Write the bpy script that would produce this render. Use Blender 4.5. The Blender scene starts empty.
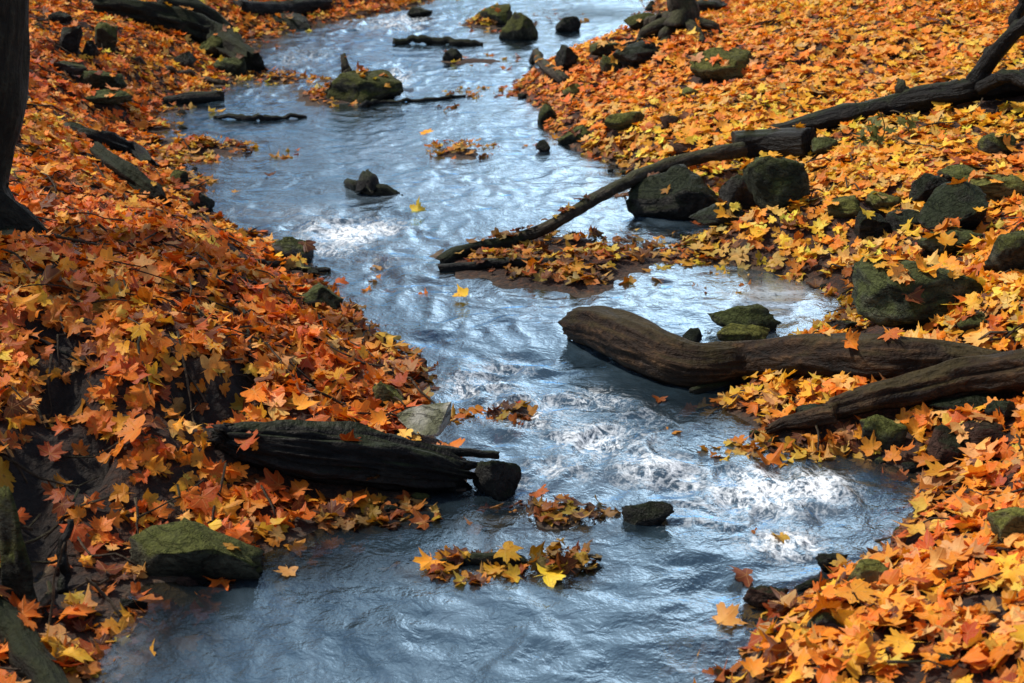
import bpy, bmesh, math, random
import numpy as np
from mathutils import Vector, Matrix
from mathutils.bvhtree import BVHTree
random.seed(5); RNG = np.random.default_rng(11)
SC = bpy.context.scene; COL = SC.collection
R = math.radians

EL, AZ = R(54), R(-72)                                      # the sun: high, ahead and to the left
# ------------------------------------------------------------------ camera
F, PITCH, H = 1540.0, R(20), 3.0
cam = bpy.data.objects.new('camera', bpy.data.cameras.new('camera')); COL.objects.link(cam)
cam.location = (0, 0, H); cam.rotation_euler = (math.pi/2 - PITCH, 0, 0)
cam.data.sensor_width = 36; cam.data.lens = F*36/1024; cam.data.clip_end = 500; cam.data.clip_start = .05
cam.data.dof.use_dof = True; cam.data.dof.focus_distance = 8.2; cam.data.dof.aperture_fstop = 3.4
SC.camera = cam
CP, SP = math.cos(PITCH), math.sin(PITCH)
def ray(px, py):
    a, b = (px-512)/F, (341.5-py)/F
    return np.array([a, CP+b*SP, -SP+b*CP])            # forward component is 1
def flat(px, py, z=0.0):
    d = ray(px, py); t = (z-H)/d[2]
    return np.array([d[0]*t, d[1]*t, z])

# ------------------------------------------------------------------ noise
def _h(ix, iy, iz, seed):
    n = (ix*374761393 + iy*668265263 + iz*2147483647 + seed*974711) & 0xffffffff
    n = ((n ^ (n >> 13))*1274126177) & 0xffffffff
    n = ((n ^ (n >> 16))*2246822519) & 0xffffffff
    return ((n ^ (n >> 15)) & 0xffffff)/float(0xffffff)*2-1
def vn(x, y, z=0.0, seed=0):
    x, y, z = np.broadcast_arrays(np.asarray(x, float), np.asarray(y, float), np.asarray(z, float))
    fx, fy, fz = np.floor(x), np.floor(y), np.floor(z)
    ix, iy, iz = fx.astype(np.int64), fy.astype(np.int64), fz.astype(np.int64)
    u, v, w = x-fx, y-fy, z-fz
    s = lambda t: t*t*t*(t*(t*6-15)+10)
    u, v, w = s(u), s(v), s(w); out = 0
    for a in (0, 1):
        for b in (0, 1):
            for c in (0, 1):
                out = out + _h(ix+a, iy+b, iz+c, seed)*(u if a else 1-u)*(v if b else 1-v)*(w if c else 1-w)
    return out
def fbm(x, y, z=0.0, seed=0, o=4, g=.5):
    t, a = 0, 1.0
    for k in range(o):
        t = t + a*vn(np.asarray(x)*2**k, np.asarray(y)*2**k, np.asarray(z)*2**k, seed+k*17); a *= g
    return t

# ------------------------------------------------------------------ the stream's two shores
LPX = [(70,705),(80,662),(122,618),(140,585),(200,580),(262,562),(305,542),(380,512),(420,494),(468,488),(462,462),
       (428,440),(418,400),(422,374),(402,350),(378,328),(345,308),(325,285),(300,252),(262,238),(228,226),(200,212),
       (203,178),(184,158),(176,135),(182,112),(212,92),(242,74),(256,46),(300,26),(390,13),(430,2)]
RPX = [(712,705),(742,662),(765,612),(830,578),(888,552),(928,500),(938,474),(884,462),(820,452),(768,440),(728,412),
       (745,372),(800,338),(838,322),(846,305),(822,286),(760,272),(706,262),(676,250),(690,238),(722,226),(700,206),
       (642,200),(640,184),(606,160),(566,146),(546,126),(540,108),(516,92),(530,74),(590,58),(640,44),(664,24),(652,2)]
L = np.array([flat(*p)[:2] for p in LPX]); Rr = np.array([flat(*p)[:2] for p in RPX])
L = np.vstack([[L[0,0]-.1, -12], L, [L[-1,0]+.5, L[-1,1]+5], [L[-1,0]+4, 120]])
Rr = np.vstack([[Rr[0,0]+.2, -12], Rr, [Rr[-1,0]+1., Rr[-1,1]+5], [Rr[-1,0]+5, 120]])
def dseg(P, poly):
    d = np.full(len(P), 1e9)
    for a, b in zip(poly[:-1], poly[1:]):
        ab = b-a; t = np.clip(((P-a)@ab)/(ab@ab), 0, 1)
        q = P-(a+t[:, None]*ab); d = np.minimum(d, (q*q).sum(1))
    return np.sqrt(d)
POLY = np.vstack([L, Rr[::-1]])
def inside(P):
    c = np.zeros(len(P), bool); x, y = P[:, 0], P[:, 1]; n = len(POLY)
    for i in range(n):
        (x1, y1), (x2, y2) = POLY[i], POLY[(i+1) % n]
        if y1 == y2: continue
        m = ((y1 > y) != (y2 > y)) & (x < (x2-x1)*(y-y1)/(y2-y1)+x1)
        c ^= m
    return c
def blob(P, px, py, rx, ry):
    c = flat(px, py); D = math.hypot(math.hypot(c[0], c[1]), H); dep = H/D
    wx, wy = rx/F*D, ry/F*D/dep
    return ((P[:, 0]-c[0])/wx)**2+((P[:, 1]-c[1])/wy)**2
# gravel bars that carry leaves in mid stream: px, py, rx, ry, height
BARS = [(560,262,105,24,.09),(345,92,42,12,.07),(205,150,50,10,.05),(500,24,38,12,.06),(470,62,34,6,.04),(545,522,46,14,.04),
        (560,566,32,12,.05),(478,566,44,12,.04),(455,152,30,9,.05),(280,80,45,6,.04),(515,414,20,9,.05),(690,256,30,10,.05),(640,515,26,9,.03)]
# dark eroded hollows in the left bank: px, py, rx, ry (found later on the raised bank)
def ground(P):
    dl, dr = dseg(P, L), dseg(P, Rr); ins = inside(P)
    s = np.where(ins, -1, 1)*np.minimum(dl, dr)
    s = s + .05*fbm(P[:, 0]*2.2, P[:, 1]*2.2, 0, 3, 3)
    k = .5+.5*np.tanh((dr-dl)/.5)                       # 1 on the left bank
    sp = np.maximum(s, 0)
    n = fbm(P[:, 0]*.7, P[:, 1]*.7, 0, 9, 4)
    s2 = np.maximum(sp-.28, 0); s2 = s2*s2/(s2+.15); hl = .62*(1-np.exp(-s2*1.25))+.11*sp/(1+sp*.05)
    hr = .36*(1-np.exp(-sp*1.0))+.15*sp/(1+sp*.03)
    h = k*hl+(1-k)*hr+n*.10*np.minimum(sp*1.2, 1)+.035*fbm(P[:, 0]*3.5, P[:, 1]*3.5, 0, 21, 3)*np.minimum(sp*3, 1)
    bed = -.26*(1-np.exp(np.minimum(s, 0)/.45))+.03*fbm(P[:, 0]*3, P[:, 1]*3, 0, 4, 3)*np.minimum(-np.minimum(s, 0)*4, 1)
    h = np.where(s > 0, h, bed)
    for (px, py, rx, ry, hh) in BARS:
        q = blob(P, px, py, rx*1.15, ry*1.15)
        nz = .6*fbm(P[:, 0]*2.5, P[:, 1]*2.5, 0, int(px), 3)
        h = np.maximum(h, np.where(q < 3, hh*np.exp(-q*1.1)*(1+nz)-.035, -9))
    return h, s, k
def axis(lo, hi, step, far, gr=1.22):
    a = list(np.arange(lo, hi+1e-6, step)); d = step
    while a[-1] < far: d *= gr; a.append(a[-1]+d)
    d = step
    while a[0] > -far: d *= gr; a.insert(0, a[0]-d)
    return np.array(a)
GX = axis(-8.4, 8.4, .065, 150); GY = axis(3.2, 25, .07, 150)
XX, YY = np.meshgrid(GX, GY); PP = np.stack([XX.ravel(), YY.ravel()], 1)
hh, ss, kk = ground(PP)
HG, SG, KG = hh.reshape(XX.shape), ss.reshape(XX.shape), kk.reshape(XX.shape)
def bil(G, x, y):
    x, y = np.asarray(x, float), np.asarray(y, float)
    i = np.clip(np.searchsorted(GX, x)-1, 0, len(GX)-2); j = np.clip(np.searchsorted(GY, y)-1, 0, len(GY)-2)
    u = (x-GX[i])/(GX[i+1]-GX[i]); v = (y-GY[j])/(GY[j+1]-GY[j])
    return (G[j, i]*(1-u)+G[j, i+1]*u)*(1-v)+(G[j+1, i]*(1-u)+G[j+1, i+1]*u)*v
TT = np.arange(3.0, 40, .02)
def hit(px, py, lift=0.0):
    """the point of the ground (or water) seen there, raised by lift"""
    d = ray(px, py); p = d[None]*TT[:, None]; z = H+p[:, 2]
    g = np.maximum(bil(HG, p[:, 0], p[:, 1]), 0)+lift
    k = np.argmax(z < g)
    return np.array([p[k, 0], p[k, 1], g[k]])
def dist(p): return float(CP*p[1]+SP*(H-p[2]))           # depth along the view axis
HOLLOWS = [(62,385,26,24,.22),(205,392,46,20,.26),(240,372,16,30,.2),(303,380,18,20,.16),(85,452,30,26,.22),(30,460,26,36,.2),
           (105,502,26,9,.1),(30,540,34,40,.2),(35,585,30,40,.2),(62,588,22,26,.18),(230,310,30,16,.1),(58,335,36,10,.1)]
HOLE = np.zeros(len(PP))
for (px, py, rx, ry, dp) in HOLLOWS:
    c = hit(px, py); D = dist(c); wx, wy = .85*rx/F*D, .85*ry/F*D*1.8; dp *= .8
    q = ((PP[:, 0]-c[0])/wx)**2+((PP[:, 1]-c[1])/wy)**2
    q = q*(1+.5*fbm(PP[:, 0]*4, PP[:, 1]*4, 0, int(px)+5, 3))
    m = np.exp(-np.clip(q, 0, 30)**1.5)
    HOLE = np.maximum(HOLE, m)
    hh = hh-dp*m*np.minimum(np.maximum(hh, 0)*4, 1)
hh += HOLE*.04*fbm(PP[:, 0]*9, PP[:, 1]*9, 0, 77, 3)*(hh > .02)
HG = hh.reshape(XX.shape); HOG = HOLE.reshape(XX.shape)

# ------------------------------------------------------------------ mesh helpers
def mesh_np(name, V, faces=None, quads=None, tris=None):
    me = bpy.data.meshes.new(name)
    V = np.asarray(V, np.float32)
    if faces is not None:
        me.from_pydata(V.tolist(), [], faces)
    else:
        q = np.zeros((0, 4), np.int32) if quads is None else np.asarray(quads, np.int32)
        t = np.zeros((0, 3), np.int32) if tris is None else np.asarray(tris, np.int32)
        me.vertices.add(len(V)); me.vertices.foreach_set('co', V.ravel())
        nl = q.size+t.size; me.loops.add(nl)
        me.loops.foreach_set('vertex_index', np.concatenate([q.ravel(), t.ravel()]).astype(np.int32))
        np_ = len(q)+len(t); me.polygons.add(np_)
        st = np.concatenate([np.arange(len(q))*4, q.size+np.arange(len(t))*3]).astype(np.int32)
        me.polygons.foreach_set('loop_start', st)
        me.update(calc_edges=True); me.validate()
    return me
def smooth(me): me.polygons.foreach_set('use_smooth', np.ones(len(me.polygons), bool))
def attr(me, name, typ, data, dom='POINT'):
    a = me.attributes.new(name, typ, dom)
    key = {'FLOAT': 'value', 'FLOAT_VECTOR': 'vector', 'FLOAT_COLOR': 'color', 'FLOAT2': 'vector'}[typ]
    a.data.foreach_set(key, np.asarray(data, np.float32).ravel())
def obj(name, me, mat, parent=None, loc=None):
    o = bpy.data.objects.new(name, me); COL.objects.link(o)
    if mat and me: me.materials.append(mat)
    if loc is not None: o.location = loc
    if parent: o.parent = parent
    return o
def tag(o, label=None, cat=None, group=None, kind=None):
    if label: o['label'] = label
    if cat: o['category'] = cat
    if group: o['group'] = group
    if kind: o['kind'] = kind
    return o
def empty(name, loc, label, cat, group=None):
    o = bpy.data.objects.new(name, None); COL.objects.link(o); o.location = loc
    return tag(o, label, cat, group)

# ------------------------------------------------------------------ materials
def new_mat(name):
    m = bpy.data.materials.new(name); m.use_nodes = True; nt = m.node_tree; nt.nodes.clear()
    out = nt.nodes.new('ShaderNodeOutputMaterial'); return m, nt, out
class N:
    def __init__(s, nt): s.nt = nt
    def n(s, t, **kw):
        nd = s.nt.nodes.new('ShaderNode'+t)
        for k, v in kw.items():
            if k.startswith('i_'):
                nd.inputs[k[2:].replace('_', ' ')].default_value = v
            else: setattr(nd, k, v)
        return nd
    def l(s, a, b): s.nt.links.new(a, b)
    def math(s, op, a, b=None, clamp=False):
        m = s.n('Math', operation=op, use_clamp=clamp)
        for i, v in enumerate((a, b)):
            if v is None: continue
            if isinstance(v, (int, float)): m.inputs[i].default_value = v
            else: s.l(v, m.inputs[i])
        return m.outputs[0]
    def ramp(s, f, stops, interp='LINEAR'):
        r = s.n('ValToRGB'); cr = r.color_ramp; cr.interpolation = interp
        while len(cr.elements) < len(stops): cr.elements.new(.5)
        for e, (p, c) in zip(cr.elements, stops):
            e.position = p; e.color = (c, c, c, 1) if isinstance(c, (int, float)) else (*c, 1)
        s.l(f, r.inputs[0]); return r.outputs[0]
    def mix(s, f, a, b, blend='MIX'):
        m = s.n('Mix', data_type='RGBA', blend_type=blend)
        for i, v in ((0, f), (6, a), (7, b)):
            if isinstance(v, (int, float)): m.inputs[i].default_value = v if i == 0 else (v, v, v, 1)
            elif isinstance(v, tuple): m.inputs[i].default_value = (*v, 1)
            else: s.l(v, m.inputs[i])
        return m.outputs[2]
    def noise(s, vec, scale, detail=4, rough=.55, dist=0.0):
        t = s.n('TexNoise', i_Scale=scale, i_Detail=detail, i_Roughness=rough, i_Distortion=dist)
        if vec is not None: s.l(vec, t.inputs['Vector'])
        return t.outputs[0]
    def mapping(s, vec, scale=(1, 1, 1), loc=(0, 0, 0)):
        m = s.n('Mapping'); m.inputs['Scale'].default_value = scale; m.inputs['Location'].default_value = loc
        s.l(vec, m.inputs['Vector']); return m.outputs[0]
    def bump(s, hgt, strength=.5, dist=.02, nrm=None):
        b = s.n('Bump'); b.inputs['Strength'].default_value = strength; b.inputs['Distance'].default_value = dist
        s.l(hgt, b.inputs['Height'])
        if nrm is not None: s.l(nrm, b.inputs['Normal'])
        return b.outputs[0]

def leaf_material():
    m, nt, out = new_mat('maple_leaf_skin'); g = N(nt)
    col = g.n('Attribute', attribute_name='col').outputs['Color']
    lf = g.n('Attribute', attribute_name='lf').outputs['Vector']
    xyz = g.n('SeparateXYZ'); g.l(lf, xyz.inputs[0])
    ang = g.math('ARCTAN2', xyz.outputs[0], xyz.outputs[1])
    pp = g.math('PINGPONG', ang, .44)                      # five ribs from the stalk
    rad = g.math('SQRT', g.math('ADD', g.math('MULTIPLY', xyz.outputs[0], xyz.outputs[0]), g.math('MULTIPLY', xyz.outputs[1], xyz.outputs[1])))
    w = g.math('MULTIPLY', pp, rad)
    vein = g.math('SUBTRACT', 1.0, g.math('MULTIPLY', w, 38.0), clamp=True)
    pos = g.n('NewGeometry').outputs['Position']
    n1 = g.noise(pos, 16, 3); n2 = g.noise(pos, 55, 3)
    c = g.mix(g.ramp(n1, [(.32, 0.0), (.72, .8)]), col, g.mix(1.0, col, (.95, .62, .38), 'MULTIPLY'))
    c = g.mix(g.ramp(n2, [(.60, 0.0), (.74, .75)]), c, (.085, .028, .010))
    c = g.mix(g.math('MULTIPLY', vein, .28), c, (.75, .42, .10))
    d = g.n('BsdfPrincipled', i_Roughness=.55); d.inputs['Specular IOR Level'].default_value = .3
    g.l(c, d.inputs['Base Color'])
    g.l(g.bump(g.math('ADD', n2, g.math('MULTIPLY', vein, .7)), .35, .01), d.inputs['Normal'])
    tr = g.n('BsdfTranslucent'); g.l(g.mix(1.0, c, (1.0, .80, .5), 'MULTIPLY'), tr.inputs[0])
    mx = g.n('MixShader'); mx.inputs[0].default_value = .3
    g.l(d.outputs[0], mx.inputs[1]); g.l(tr.outputs[0], mx.inputs[2]); g.l(mx.outputs[0], out.inputs[0])
    return m
def ground_material():
    m, nt, out = new_mat('leaf_mould_soil'); g = N(nt)
    pos = g.n('NewGeometry').outputs['Position']
    land = g.n('Attribute', attribute_name='land').outputs['Fac']
    hole = g.n('Attribute', attribute_name='hole').outputs['Fac']
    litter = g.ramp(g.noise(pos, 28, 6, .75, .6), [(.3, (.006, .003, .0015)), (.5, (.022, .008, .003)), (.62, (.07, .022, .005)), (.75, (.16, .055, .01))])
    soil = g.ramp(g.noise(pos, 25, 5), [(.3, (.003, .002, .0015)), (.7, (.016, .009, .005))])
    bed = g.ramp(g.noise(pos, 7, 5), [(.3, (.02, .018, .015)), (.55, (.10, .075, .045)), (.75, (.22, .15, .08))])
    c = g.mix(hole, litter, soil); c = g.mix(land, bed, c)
    d = g.n('BsdfPrincipled', i_Roughness=.9); g.l(c, d.inputs['Base Color'])
    g.l(g.bump(g.noise(pos, 30, 6), .9, .04), d.inputs['Normal'])
    g.l(d.outputs[0], out.inputs[0]); return m
def rock_material(name, dark, mid, light, moss, moss_amt, rough=.75):
    m, nt, out = new_mat(name); g = N(nt)
    oi = g.n('ObjectInfo').outputs['Random']
    tc = g.n('NewGeometry'); pos = tc.outputs['Position']
    n1 = g.noise(pos, 3.5, 6, .6); n2 = g.noise(pos, 22, 6, .65)
    mixn = g.math('ADD', g.math('MULTIPLY', n1, .6), g.math('MULTIPLY', n2, .4))
    c = g.ramp(mixn, [(.33, dark), (.5, mid), (.68, light)])
    cr = g.noise(g.mapping(pos, (1, 1, 3)), 5, 5, .6, 1.2)
    crack = g.ramp(g.math('ABSOLUTE', g.math('SUBTRACT', cr, .5)), [(0, 0.0), (.025, 1.0)])
    c = g.mix(crack, g.mix(1.0, c, (.45, .42, .4), 'MULTIPLY'), c)
    sx = g.n('SeparateXYZ'); g.l(tc.outputs['Normal'], sx.inputs[0])
    up = g.math('ADD', g.math('MULTIPLY', sx.outputs[2], .55), g.math('MULTIPLY', g.noise(pos, 8, 5), .9))
    mf = g.ramp(up, [(.80-.5*moss_amt, 0.0), (.98-.45*moss_amt, .9)])
    mc = g.ramp(g.noise(pos, 60, 3), [(.3, tuple(v*.45 for v in moss)), (.7, moss)])
    c = g.mix(mf, c, mc)
    hs = g.n('HueSaturation'); g.l(c, hs.inputs['Color']); g.l(g.math('ADD', g.math('MULTIPLY', oi, .5), .75), hs.inputs['Value'])
    sz = g.n('SeparateXYZ'); g.l(pos, sz.inputs[0])
    wet = g.ramp(sz.outputs[2], [(.0, .35 if name != 'pale_stone' else .85), (.10, 1.0)])
    c = g.mix(1.0, hs.outputs[0], wet, 'MULTIPLY')
    d = g.n('BsdfPrincipled', i_Roughness=rough); d.inputs['Specular IOR Level'].default_value = .16; g.l(c, d.inputs['Base Color'])
    g.l(g.bump(g.math('ADD', n2, g.math('MULTIPLY', crack, .35)), .9, .06), d.inputs['Normal'])
    g.l(d.outputs[0], out.inputs[0]); return m
def bark_material(name, dark, mid, light, moss, moss_amt, rough=.7, across=9.0):
    m, nt, out = new_mat(name); g = N(nt)
    uv = g.n('Attribute', attribute_name='bark').outputs['Vector']
    geo = g.n('NewGeometry'); pos = geo.outputs['Position']
    st = g.mapping(uv, (2.0, across, across))
    n1 = g.noise(st, 3.0, 6, .6, .4); n2 = g.noise(pos, 30, 5, .6); n3 = g.noise(pos, 4, 4)
    v = g.math('ADD', g.math('MULTIPLY', n1, .7), g.math('MULTIPLY', n2, .3))
    c = g.ramp(v, [(.34, dark), (.52, mid), (.70, light)])
    sx = g.n('SeparateXYZ'); g.l(geo.outputs['Normal'], sx.inputs[0])
    up = g.math('ADD', g.math('MULTIPLY', sx.outputs[2], .5), g.math('MULTIPLY', n3, .9))
    mf = g.ramp(up, [(.85-.5*moss_amt, 0.0), (1.0-.4*moss_amt, .85)])
    c = g.mix(mf, c, g.ramp(n2, [(.3, tuple(x*.5 for x in moss)), (.7, moss)]))
    d = g.n('BsdfPrincipled', i_Roughness=rough); d.inputs['Specular IOR Level'].default_value = .16; g.l(c, d.inputs['Base Color'])
    g.l(g.bump(v, 1.0, .06), d.inputs['Normal']); g.l(d.outputs[0], out.inputs[0]); return m
def water_material():
    m, nt, out = new_mat('stream_water'); g = N(nt)
    geo = g.n('NewGeometry'); pos = geo.outputs['Position']
    foam = g.n('Attribute', attribute_name='foam').outputs['Fac']
    clear = g.n('Attribute', attribute_name='clear').outputs['Fac']
    dark_refl = g.n('Attribute', attribute_name='dark_refl').outputs['Fac']
    w1 = g.noise(g.mapping(pos, (1, 1.1, 1)), 7, 4, .6, .5)
    w2 = g.noise(g.mapping(pos, (1, .75, 1)), 24, 4, .65, .3)
    w3 = g.noise(g.mapping(pos, (1, .7, 1)), 70, 2, .5, .5)
    hgt = g.math('ADD', g.math('ADD', g.math('MULTIPLY', w1, .8), g.math('MULTIPLY', w2, .24)), g.math('MULTIPLY', w3, .03))
    nrm = g.bump(hgt, .5, .05)
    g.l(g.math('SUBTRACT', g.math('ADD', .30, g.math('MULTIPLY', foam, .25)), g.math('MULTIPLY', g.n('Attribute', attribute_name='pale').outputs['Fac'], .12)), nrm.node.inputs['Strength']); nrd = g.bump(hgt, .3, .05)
    # froth in thin curling strands
    def lines(scale, dist_, width, loc):
        f = g.noise(g.mapping(pos, (1, .62, 1), loc), scale, 5, .6, dist_)
        return g.math('SUBTRACT', 1.0, g.math('MULTIPLY', g.math('ABSOLUTE', g.math('SUBTRACT', f, .5)), width), clamp=True)
    f2 = g.ramp(g.noise(pos, 38, 5, .7, .6), [(.34, .3), (.56, 1.0)])
    strand = g.math('MAXIMUM', lines(6.0, 1.3, 12.0, (0, 0, 0)), g.math('MULTIPLY', lines(14.0, 1.0, 10.0, (7, 3, 0)), .75))
    strand = g.math('MULTIPLY', strand, f2)
    soft = g.math('MULTIPLY', g.ramp(g.noise(pos, 4, 6, .65, .5), [(.42, 0.0), (.72, .8)]), f2)
    ff = g.math('MULTIPLY', foam, g.math('ADD', strand, g.math('MULTIPLY', soft, g.math('POWER', foam, 1.5))), clamp=True)
    ff = g.ramp(ff, [(.17, 0.0), (.85, .92)])
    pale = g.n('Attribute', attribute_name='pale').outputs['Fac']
    body = g.ramp(g.noise(g.mapping(pos, (1, .6, 1)), 2.2, 5, .65, .6), [(.3, (.014, .027, .036)), (.5, (.036, .062, .084)), (.72, (.085, .125, .16))])
    body = g.mix(dark_refl, body, (.007, .009, .010))  # dark reflections of bank and trees painted into the water colour
    body = g.mix(g.math('MULTIPLY', pale, g.ramp(w2, [(.34, .25), (.54, .95)])), body, (.74, .82, .88))  # whitish sky glare painted into the diffuse colour, with soft froth
    body = g.mix(g.math('MULTIPLY', foam, .85, True), body, (.018, .036, .050))
    body = g.mix(ff, body, (.86, .90, .93))
    d = g.n('BsdfDiffuse'); g.l(body, d.inputs[0]); g.l(nrd, d.inputs['Normal'])
    tp = g.n('BsdfTransparent'); tp.inputs[0].default_value = (.62, .60, .50, 1)
    cf = g.math('MULTIPLY', clear, g.math('SUBTRACT', 1.0, ff), clamp=True)
    under = g.n('MixShader'); g.l(cf, under.inputs[0]); g.l(d.outputs[0], under.inputs[1]); g.l(tp.outputs[0], under.inputs[2])
    gl = g.n('BsdfGlossy', i_Roughness=.085); gl.inputs['Color'].default_value = (.60, .82, 1.0, 1); g.l(nrm, gl.inputs['Normal'])
    fr = g.n('Fresnel', i_IOR=1.42); g.l(nrm, fr.inputs['Normal'])
    fac = g.math('MULTIPLY', g.math('MULTIPLY', fr.outputs[0], 2.4, True), g.math('SUBTRACT', 1.0, g.math('MULTIPLY', ff, .95)))
    fac = g.math('MULTIPLY', fac, g.math('SUBTRACT', 1.0, g.math('MULTIPLY', dark_refl, .8)))  # gloss cut where the dark reflections are painted
    mx = g.n('MixShader'); g.l(fac, mx.inputs[0]); g.l(under.outputs[0], mx.inputs[1]); g.l(gl.outputs[0], mx.inputs[2])
    g.l(mx.outputs[0], out.inputs[0]); return m

MOSS = (.075, .085, .018); DMOSS = (.022, .030, .010)
M = {
 'leaf': leaf_material(), 'ground': ground_material(), 'water': water_material(),
 'mossy': rock_material('mossy_stone', (.009, .009, .007), (.042, .042, .028), (.15, .14, .09), (.11, .12, .025), .62),
 'dark': rock_material('wet_dark_stone', (.004, .004, .004), (.016, .015, .013), (.065, .06, .05), DMOSS, .45, .5),
 'green': rock_material('green_stone', (.008, .010, .006), (.036, .042, .024), (.16, .16, .10), (.085, .10, .028), .5),
 'grey': rock_material('grey_stone', (.03, .03, .03), (.07, .068, .065), (.14, .135, .125), MOSS, .15),
 'pale': rock_material('pale_stone', (.30, .30, .25), (.46, .45, .38), (.60, .59, .52), (.2, .21, .11), .1),
 'brown': rock_material('reddish_brown_stone', (.03, .016, .012), (.075, .038, .026), (.14, .08, .055), DMOSS, .1),
 'olive': rock_material('olive_stone', (.04, .035, .015), (.10, .09, .035), (.20, .18, .08), (.16, .16, .03), .5),
 'char': bark_material('charred_wet_wood', (.002, .002, .002), (.008, .007, .006), (.028, .024, .02), DMOSS, .12, .55),
 'wood': bark_material('weathered_brown_wood', (.004, .0022, .001), (.026, .013, .006), (.12, .064, .027), (.05, .036, .010), .22, .6, 7),
 'bark': bark_material('grey_brown_bark', (.009, .007, .004), (.035, .028, .019), (.11, .088, .062), (.06, .06, .025), .3),
 'mosslog': bark_material('mossy_dark_bark', (.004, .004, .003), (.013, .012, .008), (.04, .035, .022), (.020, .026, .008), .5),
 'trunk': bark_material('dark_tree_bark', (.006, .005, .004), (.018, .016, .011), (.05, .045, .03), (.022, .027, .010), .35),
 'twig': bark_material('dead_twig', (.02, .012, .007), (.06, .04, .025), (.16, .11, .07), DMOSS, .05),
 'endgrain': bark_material('broken_wood_end', (.01, .007, .005), (.04, .026, .015), (.11, .07, .04), DMOSS, .05, .8, 20),
}

# ------------------------------------------------------------------ rocks and logs
BVHV, BVHF, LOGF = [], [], [0]
def collect(V, Fc):
    o = sum(len(v) for v in BVHV); BVHV.append(np.asarray(V))
    for f in Fc: BVHF.append(tuple(int(i)+o for i in f))
_ico = {}
def ico(n):
    if n not in _ico:
        b = bmesh.new(); bmesh.ops.create_icosphere(b, subdivisions=n, radius=1)
        _ico[n] = (np.array([v.co[:] for v in b.verts]), [tuple(v.index for v in f.verts) for f in b.faces]); b.free()
    return _ico[n]
def rock_shape(n, seed, facets=11, rough=.075):
    V, Fc = ico(n); P = V.copy(); r = np.random.default_rng(seed)
    for _ in range(facets):
        d = r.normal(size=3); d /= np.linalg.norm(d); lim = r.uniform(.45, .80)
        e = P@d-lim; P = P-np.where(e > 0, e, 0)[:, None]*d*.99
    P = P*(1+.10*fbm(V[:, 0]*1.3, V[:, 1]*1.3, V[:, 2]*1.3, seed, 2)[:, None])
    P = P*(1+rough*fbm(V[:, 0]*4, V[:, 1]*4, V[:, 2]*4, seed+3, 4)[:, None]-.07*np.maximum(0, 1-5*abs(fbm(V[:, 0]*1.7, V[:, 1]*1.7, V[:, 2]*3.4, seed+8, 3)))[:, None])
    lo, hi = P.min(0), P.max(0); P = (P-(lo+hi)/2)/((hi-lo)/2)
    return P, Fc
def rock(x0, y0, x1, y1, mat, label, seed, name='stone', sink=.22, flatk=None, facets=11, group=None, yaw=None):
    p = hit((x0+x1)/2, y1); D = dist(p)
    if p[2] < .03: p = flat((x0+x1)/2, y1); D = dist(p)
    dep = math.asin(min(1, (H-p[2])/np.linalg.norm(p-np.array([0, 0, H]))))
    w = (x1-x0)/F*D*1.08; ext = (y1-y0)/F*D*1.1
    dp = min(.75*w, ext/math.sin(dep)*.42)
    h = max(.16*w, (ext-dp*.8*math.sin(dep))/math.cos(dep))
    if p[2] < .05 and mat != 'pale': sink = max(sink, .38)
    full = h/(1-sink)
    P, Fc = rock_shape(4 if (x1-x0) > 26 else 3, seed, facets)
    if mat == 'pale':                                     # one broad split face, sloping up to the right
        for d_, l_ in ((np.array([-.50, -.42, .76]), .10), (np.array([.9, -.3, .1]), .55)):
            d_ = d_/np.linalg.norm(d_); e_ = P@d_-l_; P = P-np.where(e_ > 0, e_, 0)[:, None]*d_
    c, s = math.cos(0 if yaw is None else yaw), math.sin(0 if yaw is None else yaw)
    P = np.stack([P[:, 0]*c-P[:, 1]*s, P[:, 0]*s+P[:, 1]*c, P[:, 2]], 1)
    P = P*np.array([w/2, dp/2, full/2])
    fw = np.array([p[0], p[1]]); fw /= np.linalg.norm(fw)
    loc = np.array([p[0]+fw[0]*dp*.45, p[1]+fw[1]*dp*.45, p[2]+full/2-sink*full+(.02 if name != 'pebble' else 0)])
    me = mesh_np(name, P, faces=Fc); smooth(me)
    o = obj(name, me, M[mat], None, loc); tag(o, label, 'stone' if name != 'boulder' else 'boulder', group)
    collect(P+loc, Fc); return o
def catmull(P, n):
    P = np.asarray(P, float); Q = np.vstack([2*P[0]-P[1], P, 2*P[-1]-P[-2]]); out = []
    segs = len(P)-1; L_ = np.linalg.norm(np.diff(P[:, :3], axis=0), axis=1); tot = L_.sum()
    for i in range(segs):
        k = max(2, int(round(n*L_[i]/tot)))
        for t in np.linspace(0, 1, k, endpoint=(i == segs-1)):
            a, b, c, d = Q[i:i+4]
            out.append(.5*((2*b)+(-a+c)*t+(2*a-5*b+4*c-d)*t*t+(-a+3*b-3*c+d)*t**3))
    return np.array(out)
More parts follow.
